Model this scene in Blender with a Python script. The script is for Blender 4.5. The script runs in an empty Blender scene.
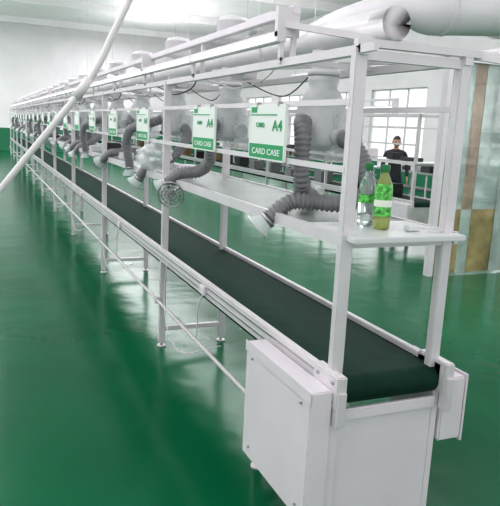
import bpy, bmesh, math, random
from mathutils import Vector, Matrix
from mathutils import noise as NZ
random.seed(4)
scene=bpy.context.scene
COL=bpy.context.collection
# ---------------------------------------------------------------- materials
def mat(name,col,rough=.5,metal=0,noise=0,nscale=8,bump=0,emit=0,alpha=1,trans=0,coat=0,spec=.5):
    m=bpy.data.materials.new(name);m.use_nodes=True
    nt=m.node_tree;b=nt.nodes['Principled BSDF']
    b.inputs['Base Color'].default_value=(*col,1);b.inputs['Roughness'].default_value=rough
    b.inputs['Metallic'].default_value=metal;b.inputs['Alpha'].default_value=alpha
    b.inputs['Transmission Weight'].default_value=trans;b.inputs['Coat Weight'].default_value=coat
    b.inputs['Specular IOR Level'].default_value=spec
    if emit:
        b.inputs['Emission Color'].default_value=(*col,1);b.inputs['Emission Strength'].default_value=emit
    if noise or bump:
        tc=nt.nodes.new('ShaderNodeTexCoord');n=nt.nodes.new('ShaderNodeTexNoise')
        n.inputs['Scale'].default_value=nscale;n.inputs['Detail'].default_value=4
        nt.links.new(tc.outputs['Object'],n.inputs['Vector'])
        if noise:
            r=nt.nodes.new('ShaderNodeValToRGB')
            r.color_ramp.elements[0].position=.3;r.color_ramp.elements[1].position=.7
            r.color_ramp.elements[0].color=(*[c*(1-noise) for c in col],1)
            r.color_ramp.elements[1].color=(*[min(1,c*(1+noise)) for c in col],1)
            nt.links.new(n.outputs['Fac'],r.inputs['Fac']);nt.links.new(r.outputs['Color'],b.inputs['Base Color'])
        if bump:
            bp=nt.nodes.new('ShaderNodeBump');bp.inputs['Strength'].default_value=bump;bp.inputs['Distance'].default_value=.02
            nt.links.new(n.outputs['Fac'],bp.inputs['Height']);nt.links.new(bp.outputs['Normal'],b.inputs['Normal'])
    return m
ALU=mat('painted_aluminium',(.72,.69,.71),.35,.15,noise=.05,nscale=5)
WHT=mat('white_powder_coat',(.78,.73,.77),.4,0,noise=.03,nscale=4)
DUCT=mat('white_duct_plastic',(.78,.76,.78),.4,0,noise=.05,nscale=6)
HOOD=mat('grey_hood_plastic',(.60,.61,.62),.3,0,noise=.12,nscale=9)
HOSE=mat('grey_flex_hose',(.24,.24,.25),.45,0,noise=.1,nscale=20)
BELT=mat('dark_green_belt',(.006,.040,.025),.7,0,noise=.2,nscale=12,spec=.2)
SHELF=mat('grey_laminate',(.32,.36,.34),.22,0,noise=.08,nscale=5)
SHELFW=mat('white_laminate',(.72,.73,.74),.3)
STEEL=mat('steel',(.45,.45,.45),.3,.9)
DARK=mat('dark_metal',(.03,.032,.035),.5)
BLK=mat('black_rubber',(.015,.015,.015),.6)
TUBE=mat('fluorescent_tube',(.95,1,1),.3,0,emit=1.0)
SIGNW=mat('sign_white',(.82,.86,.82),.4)
SIGNG=mat('sign_green',(.01,.36,.13),.4)
WALL=mat('painted_wall',(.84,.82,.83),.8,0,noise=.03,nscale=1.5)
DADO=mat('green_dado',(.02,.20,.10),.5)
CEIL=mat('ceiling_paint',(.88,.86,.87),.9,0,noise=.03,nscale=1)
FRAME=mat('window_frame',(.60,.65,.63),.4,.1)
BAG=mat('plastic_film',(.85,.87,.89),.15,0,alpha=.4,bump=.8,nscale=25)
CUP=mat('clear_acrylic_cup',(.8,.84,.85),.1,0,alpha=.55)
GLASSG=mat('clear_strip_pvc',(.50,.60,.56),.2,0,alpha=.6,noise=.3,nscale=3)
TAN=mat('tan_strip_pvc',(.42,.33,.24),.3,0,alpha=.7,noise=.3,nscale=4)
AMBER=mat('amber_strip_pvc',(.42,.34,.16),.3,0,alpha=.7,noise=.4,nscale=4)
CARD=mat('brown_cardboard',(.26,.17,.08),.7,noise=.2,nscale=6)
TEA=mat('green_tea_liquid',(.42,.5,.14),.1,0,trans=.4,coat=.5)
LABEL=mat('bottle_label',(.12,.50,.10),.35,noise=.8,nscale=70)
LABW=mat('label_white',(.8,.85,.75),.4)
CAPG=mat('bottle_cap_green',(.01,.22,.06),.35)
CLEAR=mat('clear_bottle',(.8,.9,.87),.06,0,trans=.9)
SKIN=mat('skin',(.48,.28,.19),.5)
HAIR=mat('black_hair',(.01,.009,.008),.5,bump=.4,nscale=60)
PIPE=mat('ivory_pipe',(.76,.73,.73),.4)
FL=bpy.data.materials.new('green_epoxy_floor');FL.use_nodes=True
nt=FL.node_tree;b=nt.nodes['Principled BSDF']
tc=nt.nodes.new('ShaderNodeTexCoord')
n1=nt.nodes.new('ShaderNodeTexNoise');n1.inputs['Scale'].default_value=.7;n1.inputs['Detail'].default_value=5
r=nt.nodes.new('ShaderNodeValToRGB');r.color_ramp.elements[0].color=(.0,.095,.038,1);r.color_ramp.elements[1].color=(.0,.14,.058,1)
r.color_ramp.elements[0].position=.3;r.color_ramp.elements[1].position=.7
n2=nt.nodes.new('ShaderNodeTexNoise');n2.inputs['Scale'].default_value=2.2;n2.inputs['Detail'].default_value=2
bp=nt.nodes.new('ShaderNodeBump');bp.inputs['Strength'].default_value=.16;bp.inputs['Distance'].default_value=.05
nt.links.new(tc.outputs['Object'],n1.inputs['Vector']);nt.links.new(tc.outputs['Object'],n2.inputs['Vector'])
nt.links.new(n1.outputs['Fac'],r.inputs['Fac']);nt.links.new(r.outputs['Color'],b.inputs['Base Color'])
nt.links.new(n2.outputs['Fac'],bp.inputs['Height']);nt.links.new(bp.outputs['Normal'],b.inputs['Normal'])
b.inputs['Roughness'].default_value=.19;b.inputs['Specular IOR Level'].default_value=.22
# ---------------------------------------------------------------- mesh accumulator
def spline(P,step):
    P=[Vector(p) for p in P];Q=[P[0]*2-P[1]]+P+[P[-1]*2-P[-2]];out=[]
    for i in range(1,len(Q)-2):
        p0,p1,p2,p3=Q[i-1:i+3];n=max(2,int((p2-p1).length/step))
        for k in range(n):
            t=k/n
            out.append(.5*((2*p1)+(p2-p0)*t+(2*p0-5*p1+4*p2-p3)*t*t+(3*p1-p0-3*p2+p3)*t**3))
    out.append(P[-1]);return out
class M:
    def __init__(s): s.v=[];s.f=[];s.m=[];s.sm=[];s.mats=[]
    def mi(s,m):
        if m not in s.mats:s.mats.append(m)
        return s.mats.index(m)
    def face(s,idx,m,sm=False): s.f.append(idx);s.m.append(s.mi(m));s.sm.append(sm)
    def box(s,lo,hi,m,rot=None,piv=None,bev=0):
        lo=Vector(lo);hi=Vector(hi);c=(lo+hi)/2;h=(hi-lo)/2
        bm=bmesh.new();bmesh.ops.create_cube(bm,size=2)
        for v in bm.verts: v.co=Vector((v.co.x*h.x,v.co.y*h.y,v.co.z*h.z))
        if bev: bmesh.ops.bevel(bm,geom=bm.edges[:],offset=min(bev,min(h)*.9),segments=2,affect='EDGES')
        bm.verts.index_update();o=len(s.v)
        for v in bm.verts:
            p=v.co+c
            if rot is not None:
                pv=Vector(piv) if piv is not None else c
                p=rot@(p-pv)+pv
            s.v.append(p)
        for f in bm.faces: s.face([o+v.index for v in f.verts],m)
        bm.free()
    def tube(s,P,r,m,n=12,cap=True):
        P=[Vector(p) for p in P];N=len(P);R=r if isinstance(r,(list,tuple)) else [r]*N
        t0=(P[1]-P[0]).normalized();a=Vector((0,0,1)) if abs(t0.z)<.9 else Vector((1,0,0))
        u=t0.cross(a).normalized();o=len(s.v)
        for i in range(N):
            t=(P[min(i+1,N-1)]-P[max(i-1,0)])
            t=t.normalized() if t.length>1e-9 else t0
            u=(u-t*u.dot(t)).normalized();w=t.cross(u)
            for k in range(n):
                q=2*math.pi*k/n;s.v.append(P[i]+(u*math.cos(q)+w*math.sin(q))*R[i])
        for i in range(N-1):
            for k in range(n):
                k2=(k+1)%n
                s.face([o+i*n+k,o+i*n+k2,o+(i+1)*n+k2,o+(i+1)*n+k],m,True)
        if cap:
            s.face([o+k for k in range(n)][::-1],m);s.face([o+(N-1)*n+k for k in range(n)],m)
    def lathe(s,prof,org,m,n=24,cap=True):
        ox,oy,oz=org;o=len(s.v)
        for (r_,z) in prof:
            for k in range(n):
                q=2*math.pi*k/n;s.v.append(Vector((ox+r_*math.cos(q),oy+r_*math.sin(q),oz+z)))
        for i in range(len(prof)-1):
            for k in range(n):
                k2=(k+1)%n;s.face([o+i*n+k,o+i*n+k2,o+(i+1)*n+k2,o+(i+1)*n+k],m,True)
        if cap:
            s.face([o+k for k in range(n)][::-1],m);s.face([o+(len(prof)-1)*n+k for k in range(n)],m)
    def hose(s,P,r,m,pitch=.018):
        S=spline(P,pitch/4)
        R=[r*(1+.14*math.sin(i*math.pi/2)) for i in range(len(S))]
        s.tube(S,R,m,14)
    def obj(s,name,parent=None,loc=(0,0,0)):
        me=bpy.data.meshes.new(name);me.from_pydata([tuple(v) for v in s.v],[],s.f)
        for m in s.mats: me.materials.append(m)
        me.polygons.foreach_set('material_index',s.m);me.polygons.foreach_set('use_smooth',s.sm);me.update()
        bm=bmesh.new();bm.from_mesh(me);bmesh.ops.recalc_face_normals(bm,faces=bm.faces);bm.to_mesh(me);bm.free()
        ob=bpy.data.objects.new(name,me);COL.objects.link(ob);ob.location=loc
        if parent:ob.parent=parent
        return ob
def empty(name,loc=(0,0,0)):
    e=bpy.data.objects.new(name,None);COL.objects.link(e);e.location=loc;e.empty_display_size=.1;return e
def inst(ob,name,loc,parent=None,rotz=0):
    o=bpy.data.objects.new(name,ob.data);COL.objects.link(o);o.location=loc;o.rotation_euler=(0,0,rotz)
    if parent:o.parent=parent
    return o
# ---------------------------------------------------------------- room
RX=12.0;YE=33.0;ZC=6.5;XL=-9
m=M();m.box((XL,-6,-.1),(RX+.2,YE+.2,0),FL);m.obj('floor')
m=M();m.box((XL,-6,ZC),(RX+.2,YE+.2,ZC+.15),CEIL)
m.obj('ceiling')
for i,y in enumerate(range(2,33,6)):
    m=M();m.box((XL,y,ZC-.3),(RX,y+.3,ZC),CEIL);m.obj('trim_%d'%(i+1))
m=M();m.box((XL,YE,0),(RX+.2,YE+.2,ZC),WALL);m.obj('wall_back')
m=M();m.box((XL,YE-.02,0),(RX,YE,1.15),DADO);m.obj('trim_20')
m=M();m.box((RX,-6,0),(RX+.2,YE,.9),WALL);m.box((RX,-6,3.3),(RX+.2,YE,ZC),WALL)
wy=-5.0;wins=[];last=-6
while wy+3.2<YE:
    m.box((RX,last,.9),(RX+.2,wy,3.3),WALL);wins.append(wy);last=wy+3.2;wy+=4.0
m.box((RX,last,.9),(RX+.2,YE,3.3),WALL)
m.obj('wall_right')
m=M();m.box((RX-.02,-6,0),(RX,YE,.9),DADO);m.obj('trim_21')
for i,y in enumerate(wins):
    w=M()
    for a in (0,1.05,2.1,3.15): w.box((RX+.05,y+a,.9),(RX+.1,y+a+.05,3.3),FRAME)
    for z in (.9,2.4,3.25): w.box((RX+.05,y,z),(RX+.1,y+3.2,z+.05),FRAME)
    w.obj('window_%d'%(i+1))
# ---------------------------------------------------------------- assembly line
W=.4855;B=2.61;NB=11;L=B*NB;ZT=2.035;Z1=1.861;Z2=1.61;ZS=1.357;ZCV=.797
line=empty('assembly_conveyor_line')
pw=.028;copyparts=[]
m=M()
for k in range(NB+1):
    y=k*B
    for x in (0,W):
        m.box((x-pw,y-.02,ZCV-.09),(x+pw-.004,y+.02,ZT+.02),ALU,bev=.004)
    m.box((0,y-.015,ZT-.02),(W,y+.015,ZT+.015),ALU)
    m.box((0,y-.015,ZS-.05),(W,y+.015,ZS-.02),ALU)
copyparts.append(m.obj('upright_posts',line))
m=M()
for x in (0,W):
    m.box((x-.02,-.03,ZT-.005),(x+.02,L,ZT+.03),ALU)
m.box((-.03,0,Z1-.012),(-.01,L,Z1+.012),ALU)
m.box((-.03,0,Z2-.012),(-.01,L,Z2+.012),ALU)
m.box((W,0,Z1-.012),(W+.02,L,Z1+.012),ALU)
m.box((-.02,-.12,ZT+.0),(.0,0,ZT+.03),ALU)
copyparts.append(m.obj('longitudinal_rails',line))
m=M()
m.box((-.01,.32,ZS-.02),(W+.03,L,ZS),SHELF)
m.box((-.01,-.08,ZS-.022),(W+.04,.32,ZS+.002),SHELFW,bev=.004)
m.box((-.03,-.02,ZS-.045),(-.005,L,ZS+.006),ALU)
m.box((W+.03,-.02,ZS-.045),(W+.05,L,ZS+.006),ALU)
copyparts.append(m.obj('work_shelf',line))
m=M()
for x0,x1 in ((-.035,.0),(W,W+.035)):
    m.box((x0,-.06,ZCV-.10),(x1,L,ZCV),ALU,bev=.004)
    s=-1 if x0<0 else 1; xo=x0 if s<0 else x1
    for z in (.028,.065): m.box((min(xo,xo+s*.004),-.05,ZCV-z-.004),(max(xo,xo+s*.004),L,ZCV-z+.004),STEEL)
for k in range(int(L/.65)): m.box((0,.5+k*.65,ZCV-.085),(W,.53+k*.65,ZCV-.055),ALU)
copyparts.append(m.obj('conveyor_side_rails',line))
m=M()
m.box((.004,.0,ZCV-.03),(W-.004,L,ZCV-.022),BELT)
m.box((.004,.0,ZCV-.14),(W-.004,L,ZCV-.133),BELT)
o=len(m.v);n=16
for i in range(n+1):
    q=math.pi/2+math.pi*i/n
    for x in (.004,W-.004): m.v.append(Vector((x,.0+.059*math.cos(q),ZCV-.081+.059*math.sin(q))))
for i in range(n): m.face([o+2*i,o+2*i+1,o+2*i+3,o+2*i+2],BELT,True)
copyparts.append(m.obj('conveyor_belt',line))
m=M()
for x0,x1 in ((-.045,-.0),(W,W+.045)):
    m.box((x0,-.10,ZCV-.13),(x1,.10,ZCV+.012),ALU,bev=.006)
    xx=x0 if x0<0 else x1
    for yy in (-.06,.06):
        for zz in (-.02,-.1):
            m.tube([(xx-.006,yy,ZCV+zz),(xx+.006,yy,ZCV+zz)],.009,STEEL,8)
    m.box((x0+.004,-.11,ZCV-.2),(x1-.004,-.06,ZCV-.05),ALU,bev=.004)
m.obj('end_brackets',line)
m=M()
m.box((-.145,-.07,.17),(-.045,.58,.745),WHT,bev=.006)
m.box((-.149,-.075,.70),(-.145,.585,.75),WHT)
m.box((-.045,-.05,.17),(.0,.05,.67),WHT)
for yy in (.0,.5):
    for zz in (.23,.68): m.tube([(-.153,yy,zz),(-.145,yy,zz)],.006,STEEL,8)
m.obj('drive_cover',line)
m=M()
m.box((0,-.03,.0),(W,-.015,ZCV-.16),WHT,bev=.003)
m.box((W,-.03,.0),(W+.03,.03,ZCV-.1),WHT)
m.box((-.03,-.03,.0),(0,.03,ZCV-.1),WHT)
m.box((0,-.05,ZCV-.2),(W,-.03,ZCV-.15),WHT,bev=.004)
m.obj('end_panel',line)
m=M()
m.box((W+.045,-.04,.42),(W+.17,.34,.715),WHT,bev=.008)
m.box((W+.165,-.045,.41),(W+.175,.345,.725),WHT)
m.obj('motor_cover',line)
m=M()
ys=[.68]+[k*B for k in range(1,NB+1)]
for y in ys:
    for x in (-.01,W+.01):
        m.box((x-.025,y-.02,.03),(x+.025,y+.02,ZCV-.1),ALU,bev=.004)
        m.tube([(x,y,0),(x,y,.012)],.035,ALU,12);m.tube([(x,y,.01),(x,y,.04)],.01,STEEL,8)
    m.box((0,y-.018,.13),(W,y+.018,.165),ALU)
    m.box((0,y-.018,ZCV-.15),(W,y+.018,ZCV-.12),ALU)
copyparts.append(m.obj('legs',line))
m=M()
m.tube([(-.055,.55,.385),(-.055,L,.385)],.012,PIPE,8)
for y in ys: m.box((-.07,y-.02,.36),(-.03,y+.02,.41),ALU)
for k in range(NB):
    y=k*B+1.5
    m.box((-.055,y,ZCV-.085),(-.035,y+.09,ZCV-.03),WHT,bev=.004)
    m.tube(spline([(-.045,y+.04,ZCV-.08),(-.06,y+.08,.62),(-.055,y+.1,.5),(-.055,y+.12,.39)],.03),.004,WHT,6)
    m.tube(spline([(-.04,y+.9,ZCV-.06),(-.06,y+.88,.45),(-.07,y+.7,.25),(-.02,y+.5,.16),(.15,y+.2,.3)],.04),.004,WHT,6)
    m.tube(spline([(-.055,y+1.1,.38),(.05,y+1.12,.28),(.2,y+1.11,.15)],.04),.006,ALU,6)
m.obj('conduit_and_wiring',line)
m=M()
m.box((-.05,.62,2.135),(-.005,L-1,2.185),WHT,bev=.004)
m.box((.02,.62,2.26),(.06,L-1,2.30),WHT,bev=.004)
y=.65
while y<L-2:
    m.tube([(-.055,y,2.15),(-.055,y+1.2,2.15)],.011,TUBE,8)
    y+=1.305
for k in range(NB):
    y=.64+k*B
    m.box((-.05,y-.015,2.16),(.06,y+.015,2.29),ALU)
    for yy in (y,y+1.3):
        m.box((-.03,yy-.012,ZT+.02),(-.012,yy+.012,2.14),ALU)
        m.box((.03,yy-.012,ZT+.02),(.05,yy+.012,2.27),ALU)
        m.box((-.03,yy-.012,ZT+.01),(W,yy+.012,ZT+.034),ALU)
copyparts.append(m.obj('lamp_trunking',line))
m=M()
def bar(m,a,b,hw,hh,mt):
    a=Vector(a);b=Vector(b);t=(b-a).normalized();s=t.cross(Vector((0,0,1))).normalized();u=s.cross(t)
    o=len(m.v)
    for p in (a,b):
        for i,j in ((-1,-1),(1,-1),(1,1),(-1,1)): m.v.append(p+s*hw*i+u*hh*j)
    for i in range(4): m.face([o+i,o+(i+1)%4,o+4+(i+1)%4,o+4+i],mt)
    m.face([o,o+1,o+2,o+3],mt);m.face([o+7,o+6,o+5,o+4],mt)
bar(m,(-.02,.66,2.22),(.66,-.14,2.04),.018,.014,ALU)
bar(m,(-.02,0,ZT+.04),(.75,-.02,ZT+.04),.018,.014,ALU)
bar(m,(.1,1.9,ZT+.06),(.75,.1,ZT+.06),.012,.01,ALU)
bar(m,(.0,B,ZT+.05),(.75,B,ZT+.05),.018,.012,ALU)
m.obj('top_braces',line)
m=M()
for k in range(NB*2-1):
    y=.9+k*1.3
    m.tube(spline([(.1,y,ZT+.04),(.14,y+.3,ZT-.03),(.12,y+.65,ZT-.06),(.16,y+1.0,ZT-.02),(.1,y+1.3,ZT+.04)],.08),.005,DARK if k%2 else PIPE,5)
    m.tube(spline([(.4,y+.2,ZT+.03),(.41,y+.5,ZT-.08),(.43,y+.8,ZT-.07),(.4,y+1.2,ZT+.03)],.08),.004,DARK,5)
    m.box((.05,y+.35,ZT-.02),(.13,y+.55,ZT+.04),WHT,bev=.005)
m.obj('overhead_wiring',line)
# second line parallel in the background
line2=empty('assembly_conveyor_line',(4.6,5.6,0));
for o_ in copyparts: inst(o_,o_.name.split('.')[0],(0,0,0),line2)
m=M();m.box((-.1,-.05,.17),(W+.1,.4,.74),WHT,bev=.01);m.box((-.06,-.08,.3),(W+.06,-.05,.7),HOOD);m.obj('drive_cover',line2)
m=M();random.seed(9)
for k in range(34):
    y=.15+k*.55+random.random()*.2;x=.05+random.random()*.2;h=.06+random.random()*.16
    m.box((x,y,ZS+.003),(x+.2,y+.1+random.random()*.25,ZS+h*.7),random.choice([DARK,BLK,HOSE,WHT,DARK]),bev=.006)
    if k%2: m.box((x,y,ZCV-.02),(x+.25,y+.3,ZCV+.05+h*.8),random.choice([DARK,HOSE,CARD,BLK]),bev=.006)
m.obj('work_items',line2)
# ---------------------------------------------------------------- exhaust duct
m=M()
S=spline([(.3,L-.5,2.2),(.3,15,2.2),(.3,1.3,2.2),(.3,1.05,2.205),(.3,.90,2.22),(.32,.76,2.25),(.37,.65,2.28),(.45,.59,2.31),(.54,.57,2.33)],.04)
RR=[.07]*len(S)
tail=[(.58,.57,2.337,.072),(.63,.57,2.343,.09),(.69,.57,2.348,.112),(.73,.57,2.352,.12),(1.3,.56,2.40,.12),(4.0,.5,2.5,.12)]
m.tube(list(S)+[Vector(t[:3]) for t in tail],RR+[t[3] for t in tail],DUCT,24)
for x in (.78,1.15,1.8,2.6): m.tube([(x,.57,2.357+(x-.78)*.06),(x+.03,.57,2.359+(x-.78)*.06)],.125,DUCT,24)
m.tube([(4.0,.5,2.5),(4.0,.5,6.5)],.12,DUCT,24)
y=1.45
while y<L-1:
    m.tube([(.3,y,2.2),(.3,y+.05,2.2)],.078,DUCT,20);y+=1.305
m.obj('exhaust_duct')
m=M();prof=[(.03,0),(.03,.03),(.07,.04)]
for i in range(8): prof+=[(.115,.05+i*.017),(.098,.0585+i*.017)]
prof+=[(.09,.195),(.03,.21)]
m.lathe(prof,(0,0,0),DUCT,28)
f0=m.obj('pleated_filter_drum',None,(.3,2.1,2.27))
for k in range(1,20): inst(f0,'pleated_filter_drum',(.3,2.1+1.305*k,2.27))
# ---------------------------------------------------------------- fume extractors
def hood_mesh(name,parent):
    m=M()
    m.lathe([(.065,.45),(.065,.33),(.078,.325),(.078,.30),(.07,.27),(.09,.245),(.115,.20),(.13,.14),(.132,.05),(.13,0),(.12,-.02),(.05,-.04)],(0,0,1.69),HOOD,28)
    m.tube([(0,0,2.02),(0,0,2.045)],.082,DUCT,20)
    m.tube([(-.04,-.02,1.8),(-.15,-.08,1.78)],.05,HOOD,14)
    m.tube([(.02,-.08,1.74),(.03,-.17,1.72)],.046,HOOD,14)
    m.box((.0,-.16,1.60),(.16,.12,1.83),BAG,bev=.01)
    return m.obj(name,parent)
paths=[
 [(-.12,-.06,1.79),(-.17,-.13,1.77),(-.185,-.17,1.70),(-.185,-.17,1.58),(-.17,-.16,1.50),(-.13,-.10,1.44),(-.06,.0,1.42),(.02,.10,1.41)],
 [(-.12,-.06,1.79),(-.16,-.12,1.74),(-.17,-.12,1.6),(-.16,-.06,1.5),(-.2,.05,1.43),(-.3,.14,1.41),(-.37,.2,1.34)],
 [(-.12,-.06,1.79),(-.2,-.02,1.76),(-.30,.05,1.72),(-.38,.12,1.68),(-.40,.18,1.58),(-.38,.2,1.46),(-.36,.22,1.36)],
 [(.03,-.15,1.72),(.05,-.24,1.69),(.07,-.32,1.60),(.07,-.37,1.50),(.02,-.38,1.45),(-.06,-.33,1.42),(-.15,-.25,1.42),(-.25,-.2,1.41),(-.34,-.17,1.33)],
 [(.03,-.15,1.72),(.03,-.24,1.68),(-.02,-.3,1.58),(-.12,-.32,1.47),(-.22,-.3,1.42),(-.32,-.26,1.38),(-.37,-.22,1.30)],
]
def cone(m,tip,d):
    tip=Vector(tip);d=Vector(d).normalized()
    m.tube([tip,tip+d*.02],[.044,.044],STEEL,20)
    m.tube([tip+d*.015,tip+d*.035,tip+d*.07],[.040,.05,.068],CUP,24,cap=False)
    m.tube([tip+d*.066,tip+d*.074],[.071,.071],HOOD,24,cap=False)
hood0=None;hoses=[]
for i,P in enumerate(paths):
    m=M();m.hose(P,.038,HOSE,.022);cone(m,P[-1],Vector(P[-1])-Vector(P[-2]))
    hoses.append(m)
pat=[(0,3),(1,),(2,4),(1,),(2,),(1,4),(0,3)]
ho=[None]*len(paths)
for k in range(21):
    e=empty('fume_extractor',(.3,.8+1.305*k,0))
    if hood0 is None: hood0=hood_mesh('hood',e)
    else: inst(hood0,'hood',(0,0,0),e,0 )
    for i in pat[k%7]:
        if ho[i] is None: ho[i]=hoses[i].obj('flexible_hose',e)
        else: inst(ho[i],'flexible_hose',(0,0,0),e)
# ---------------------------------------------------------------- signs
def sign_mesh():
    m=M();w=.20;h=.255
    m.box((-w,-.004,0),(w,.004,h),SIGNW,bev=.002)
    m.box((-w+.006,-.006,.004),(w-.006,-.0035,.07),SIGNG)
    m.box((-w+.006,-.006,.205),(w-.09,-.0035,.210),SIGNG)
    m.box((-w+.015,-.006,.218),(-w+.08,-.0035,.244),SIGNG)
    m.box((-w-.003,-.007,0),(-w+.003,.007,h),SIGNW);m.box((w-.003,-.007,0),(w+.003,.007,h),SIGNW)
    m.box((-w,-.007,-.004),(w,.007,.003),SIGNW)
    for x in (-.12,.12): m.box((x-.008,-.006,h-.01),(x+.008,.012,h+.012),STEEL)
    return m
s0=None
def txt(s,size,loc,mt,par,sx=1.0):
    c=bpy.data.curves.new('lettering','FONT');c.body=s;c.size=size;c.extrude=.0006;c.align_x='CENTER';c.materials.append(mt);c.offset=.0005
    o=bpy.data.objects.new('lettering',c);COL.objects.link(o);o.parent=par;o.location=loc;o.rotation_euler=(math.pi/2,0,0);o.scale=(sx,1,1);return o
for k,y in enumerate([.70,1.63,3.22]+[3.22+1.305*i for i in range(1,18)]):
    if s0 is None: s0=sign_mesh().obj('card_case_sign');so=s0
    else: so=inst(s0,'card_case_sign',(0,0,0))
    so.location=(-.042,y,Z2-.005);so.rotation_euler=(0,0,-math.radians(90))
    if k<5:
        txt('CARD CASE',.04,(0,-.0065,.022),SIGNW,so,1.5)
        txt('A4',.07,(.12,-.0065,.135),SIGNG,so,1.3);txt('CARD',.03,(-.07,-.0065,.15),SIGNG,so,1.2)
# ---------------------------------------------------------------- items on shelf
def bottle(loc,liq,lab,sc=1.08):
    e=empty('green_tea_bottle' if lab else 'water_bottle',loc);e.scale=(sc,sc,sc)
    m=M();m.lathe([(.026,0),(.031,.006),(.032,.03),(.029,.05),(.032,.06),(.032,.15),(.028,.17),(.018,.195),(.013,.205),(.013,.222)],(0,0,0),liq,24);m.obj('bottle_body',e)
    m=M()
    if lab:
        m.lathe([(.0325,.05),(.0328,.055),(.0328,.150),(.029,.168)],(0,0,0),lab,24,cap=False)
        m.lathe([(.0331,.085),(.0333,.087),(.0333,.108),(.0331,.11)],(0,0,0),LABW,24,cap=False)
    else: m.lathe([(.0325,.09),(.0328,.092),(.0328,.118),(.0325,.12)],(0,0,0),LABEL,24,cap=False)
    m.obj('label',e)
    m=M();m.lathe([(.0155,.212),(.016,.214),(.016,.235),(.014,.238)],(0,0,0),CAPG,20);m.obj('cap',e)
bottle((.215,.20,ZS+.003),CLEAR,None,1.12)
bottle((.235,.11,ZS+.003),TEA,LABEL,1.12)
m=M();m.box((-.03,-.02,0),(.03,.02,.022),SHELFW,bev=.005)
m.tube(spline([(.03,0,.012),(.07,.03,.006),(.11,.0,.004),(.14,-.03,.004),(.10,-.05,.004),(.05,-.04,.004)],.01),.003,SHELFW,6)
m.obj('phone_charger',None,(.34,.04,ZS+.004))
m=M()
for rr,tt in ((.09,.006),(.065,.004),(.04,.004)):
    m.tube([Vector((rr*math.cos(a),0,rr*math.sin(a))) for a in [i*math.pi/12 for i in range(25)]],tt,STEEL,6,cap=False)
for i in range(12):
    a=i*math.pi/6;m.tube([(0,-.02,0),(.09*math.cos(a),0,.09*math.sin(a))],.0025,STEEL,5)
m.tube([(0,-.02,0),(0,.04,0)],.022,HOSE,12)
m.tube(spline([(0,.04,0),(.05,.06,.04),(.1,.04,.05)],.02),.008,STEEL,8)
c0=m.obj('clip_fan',None,(-.10,2.12,1.27));c0.rotation_euler=(.2,0,-.5)
for y in (5.0,7.6,10.3):
    o=inst(c0,'clip_fan',(-.10,y,1.29));o.rotation_euler=(.2,0,-.5)
bm=bmesh.new();bmesh.ops.create_icosphere(bm,subdivisions=4,radius=.14)
for v in bm.verts:
    d=NZ.noise(v.co*14)*.05+NZ.noise(v.co*30)*.02
    v.co=v.co*(1+d*7);v.co.z*=.85
    if v.co.z>.05: v.co.x*=.7;v.co.y*=.7
me=bpy.data.meshes.new('plastic_bag');bm.to_mesh(me);bm.free();me.materials.append(BAG)
for p in me.polygons:p.use_smooth=True
ob=bpy.data.objects.new('plastic_bag',me);COL.objects.link(ob);ob.location=(.0,2.95,ZS+.14)
m=M();random.seed(4)
for k in range(50):
    y=2.4+k*.52+random.random()*.3;x=.08+random.random()*.3;h=.04+random.random()*.1;s=.04+random.random()*.05
    m.box((x-s,y-s,ZS+.001),(x+s,y+s,ZS+h),random.choice([WHT,HOSE,SHELFW,HOOD,DARK]),bev=.006)
m.obj('parts_trays')
# ---------------------------------------------------------------- slanting pipe
m=M()
m.tube(spline([(-2.3,1.3,0),(-1.7,1.2,.75),(-1.213,1.14,1.41),(-.874,1.09,1.847),(-.76,1.08,2.02),(-.62,1.08,2.32),(.1,1.08,3.75),(1.5,1.08,6.5)],.1),.016,PIPE,12)
m.tube([(-.87,1.09,1.85),(-.81,1.085,1.94)],.022,PIPE,12)
m.obj('slanting_service_pipe')
# ---------------------------------------------------------------- background right
def bench(name,loc,rz,Lb):
    m=M();D=.7
    m.box((0,0,.74),(Lb,D,.78),SHELF)
    x=0
    while x<=Lb-.04:
        for y in (.02,D-.06): m.box((x,y,0),(x+.04,y+.04,.74),ALU)
        x+=(Lb-.04)/max(1,round(Lb/1.5))
    m.box((0,.05,.3),(Lb,D-.05,.33),DARK)
    x=.1
    while x<Lb-.5:
        w=.2+random.random()*.35;h=.1+random.random()*.2
        m.box((x,.1,.78),(x+w,.45,.78+h),random.choice([DARK,DARK,HOOD,CARD,WHT]),bev=.01)
        x+=w+.15
    o=m.obj(name,None,loc);o.rotation_euler=(0,0,rz);return o
bench('workbench',(10.2,8.5,0),math.pi/2,6)
bench('workbench',(10.2,16.5,0),math.pi/2,5)
bench('workbench',(10.2,22.5,0),math.pi/2,6)
m=M()
for x in (0,.95):
    for y in (0,.4): m.box((x,y,0),(x+.04,y+.04,1.95),WHT)
for z in (.2,.6,1.0,1.35,1.65,1.92): m.box((0,0,z),(.99,.44,z+.03),WHT)
for z in (.23,.63,1.03,1.38,1.68):
    for x in (.1,.4,.68): m.box((x,.08,z),(x+.22,.36,z+.2),random.choice([DARK,HOOD,WHT]),bev=.01)
o=m.obj('storage_rack',None,(7.35,8.0,0));o.rotation_euler=(0,0,-.6)
m=M();PX=3.88
m.box((PX,4.2,0),(PX+.07,4.3,2.75),WHT);m.box((PX,4.2,2.65),(9,4.32,2.75),WHT);m.box((8.9,4.2,0),(9,4.32,2.75),WHT)
x=PX+.07;k=0
while x<8.85:
    y1=4.24+random.random()*.03
    m.box((x,y1,.85),(x+.205,y1+.004,2.65),TAN if k%4==2 else GLASSG);m.box((x,y1,.02),(x+.205,y1+.004,.85),AMBER if k%3!=2 else GLASSG);x+=.19;k+=1
m.obj('strip_curtain_partition')
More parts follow.
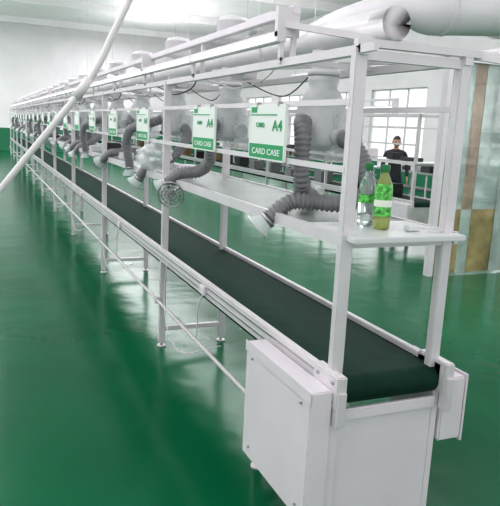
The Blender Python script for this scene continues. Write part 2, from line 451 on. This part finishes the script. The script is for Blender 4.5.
for X in (2.6,7.5):
    for Y in range(3,32,4):
        m=M();m.box((-.09,-.65,3.3),(.09,.65,3.36),WHT,bev=.01);m.tube([(-.04,-.6,3.285),(-.04,.6,3.285)],.015,TUBE,8);m.tube([(.04,-.6,3.285),(.04,.6,3.285)],.015,TUBE,8)
        for yy in (-.5,.5): m.tube([(0,yy,3.36),(0,yy,6.5)],.005,WHT,6)
        m.obj('batten_light',None,(X,Y,0))
# ---------------------------------------------------------------- person
def skinned(name,pts,edges,mt,parent,sub=2,root=0):
    me=bpy.data.meshes.new(name);me.from_pydata([p[:3] for p in pts],edges,[]);me.materials.append(mt)
    ob=bpy.data.objects.new(name,me);COL.objects.link(ob);ob.parent=parent
    ob.modifiers.new('skin','SKIN')
    for i,p in enumerate(pts):
        rr=p[3];me.skin_vertices[0].data[i].radius=(rr if isinstance(rr,tuple) else (rr,rr));me.skin_vertices[0].data[i].use_root=(i==root)
    s=ob.modifiers.new('sub','SUBSURF');s.levels=sub;s.render_levels=sub
    return ob
BODY=bpy.data.materials.new('dark_clothes');BODY.use_nodes=True
nt=BODY.node_tree;b=nt.nodes['Principled BSDF'];tc=nt.nodes.new('ShaderNodeTexCoord');sx=nt.nodes.new('ShaderNodeSeparateXYZ')
mr=nt.nodes.new('ShaderNodeMath');mr.operation='DIVIDE';mr.inputs[1].default_value=1.8
rp=nt.nodes.new('ShaderNodeValToRGB');rp.color_ramp.interpolation='CONSTANT'
el=rp.color_ramp.elements;el[0].color=(.01,.01,.01,1);el[1].position=.055;el[1].color=(.02,.025,.04,1)
e2=el.new(.52);e2.color=(.03,.03,.035,1);e3=el.new(.805);e3.color=(.48,.28,.19,1)
nt.links.new(tc.outputs['Object'],sx.inputs[0]);nt.links.new(sx.outputs['Z'],mr.inputs[0]);nt.links.new(mr.outputs[0],rp.inputs[0]);nt.links.new(rp.outputs[0],b.inputs['Base Color']);b.inputs['Roughness'].default_value=.8
pe=empty('person_standing',(6.5,8.75,0));pe.rotation_euler=(0,0,math.radians(-25))
pts=[(0,0,.95,(.15,.10)),(0,0,1.12,(.13,.09)),(0,-.01,1.30,(.165,.105)),(0,0,1.40,(.10,.075)),(0,0,1.47,.05),(0,-.01,1.52,.05),
 (.19,0,1.38,.055),(.25,-.02,1.12,.045),(.24,-.14,.92,.035),
 (-.19,0,1.38,.055),(-.25,-.02,1.12,.045),(-.24,-.14,.92,.035),
 (.10,0,.85,.09),(.11,-.01,.48,.06),(.11,.02,.10,.042),(.12,-.14,.04,.035),
 (-.10,0,.85,.09),(-.11,-.01,.48,.06),(-.11,.02,.10,.042),(-.12,-.14,.04,.035)]
ed=[(0,1),(1,2),(2,3),(3,4),(4,5),(3,6),(6,7),(7,8),(3,9),(9,10),(10,11),(0,12),(12,13),(13,14),(14,15),(0,16),(16,17),(17,18),(18,19)]
skinned('body',pts,ed,BODY,pe)
for s in (1,-1):
    x=.24*s
    hp=[(x,-.14,.925,.026),(x,-.175,.875,(.018,.034)),(x,-.19,.84,(.015,.034))];he=[(0,1),(1,2)]
    for i,(dy,ln) in enumerate(((-.03,.065),(-.01,.075),(.01,.07),(.028,.055))):
        b0=len(hp);hp+=[(x,-.19+dy,.825,.009),(x-.006*s,-.195+dy,.825-ln*.6,.0085),(x-.02*s,-.19+dy,.825-ln,.0075)];he+=[(2,b0),(b0,b0+1),(b0+1,b0+2)]
    b0=len(hp);hp+=[(x-.01*s,-.215,.86,.010),(x-.02*s,-.235,.83,.009)];he+=[(1,b0),(b0,b0+1)]
    skinned('hand',hp,he,SKIN,pe,1)
bm=bmesh.new();bmesh.ops.create_uvsphere(bm,u_segments=24,v_segments=16,radius=1)
for v in bm.verts:
    x,y,z=v.co;w=.078*(1-.22*max(0,-z));v.co=Vector((x*w,y*.095-(.012 if z<0 and y<0 else 0),z*.115))
me=bpy.data.meshes.new('head');bm.to_mesh(me);bm.free();me.materials.append(SKIN)
for p in me.polygons:p.use_smooth=True
h=bpy.data.objects.new('head',me);COL.objects.link(h);h.parent=pe;h.location=(0,-.02,1.60)
m=M()
m.tube([(0,-.105,1.615),(0,-.125,1.585),(0,-.112,1.578)],[.008,.014,.008],SKIN,8)
for s in (1,-1):
    m.tube([(.03*s,-.098,1.61),(.03*s,-.108,1.61)],[.012,.006],HAIR,10)
    m.tube([(.078*s,-.01,1.63),(.085*s,-.005,1.60),(.078*s,-.012,1.57)],[.008,.013,.008],SKIN,8)
m.tube([(-.022,-.106,1.548),(0,-.112,1.546),(.022,-.106,1.548)],[.003,.006,.003],CARD,6)
m.obj('face',pe)
bm=bmesh.new();bmesh.ops.create_uvsphere(bm,u_segments=24,v_segments=16,radius=1)
bmesh.ops.delete(bm,geom=[v for v in bm.verts if (v.co.z<.35 and v.co.y<.1) or v.co.z<-.5],context='VERTS')
for v in bm.verts: v.co=Vector((v.co.x*.086,v.co.y*.104,v.co.z*.125))
me=bpy.data.meshes.new('hair');bm.to_mesh(me);bm.free();me.materials.append(HAIR)
for p in me.polygons:p.use_smooth=True
h=bpy.data.objects.new('hair',me);COL.objects.link(h);h.parent=pe;h.location=(0,-.012,1.605)
# ---------------------------------------------------------------- light
w=bpy.data.worlds.new('World');scene.world=w;w.use_nodes=True
bg=w.node_tree.nodes['Background'];bg.inputs[0].default_value=(.98,.97,1.0,1);bg.inputs[1].default_value=1.15
def area(name,loc,rot,sx_,sy_,p,col=(1,1,1)):
    l=bpy.data.lights.new(name,'AREA');l.shape='RECTANGLE';l.size=sx_;l.size_y=sy_;l.energy=p;l.color=col
    o=bpy.data.objects.new(name,l);COL.objects.link(o);o.location=loc;o.rotation_euler=rot;return o
LC=(1,.965,1)
for X,Y,p in ((-3,0,160),(-3,9,220),(-3,18,260),(-3,27,330),(5,2,170),(5,11,220),(5,20,260),(5,28,330)):  # added overhead fill, stronger deep in the room to brighten the far walls
    area('ceiling_fill',(X,Y,5.9),(0,0,0),3,6,p,LC)
for Y,p in ((6,220),(16,180),(26,160)):  # added up-facing fill that brightens the ceiling; no pendant hangs here
    area('upward_fill',(-4,Y,4.2),(math.pi,0,0),1,6,p,LC)
    area('upward_fill',(6,Y,4.2),(math.pi,0,0),1,6,p,LC)
area('window_light',(11.7,12,2.3),(0,math.radians(90),0),2.2,34,350,(1,.98,1))
# ---------------------------------------------------------------- camera
f=630.7;y,q,r_=map(math.radians,(23.35,11.243,2.75))
F=Vector((math.sin(y)*math.cos(q),math.cos(y)*math.cos(q),-math.sin(q)));R=Vector((math.cos(y),-math.sin(y),0));U=R.cross(F)
X=R*math.cos(r_)+U*math.sin(r_);Y=-R*math.sin(r_)+U*math.cos(r_)
c=bpy.data.cameras.new('camera');co=bpy.data.objects.new('camera',c);COL.objects.link(co)
c.sensor_fit='HORIZONTAL';c.sensor_width=36;c.lens=36*f/500;c.clip_start=.05;c.clip_end=200
mw=Matrix((X,Y,-F)).transposed().to_4x4();mw.translation=Vector((-1.299,-2.077,1.75));co.matrix_world=mw
scene.camera=co
scene.view_settings.view_transform='Standard'
scene.view_settings.exposure=.12
scene.view_settings.gamma=.86
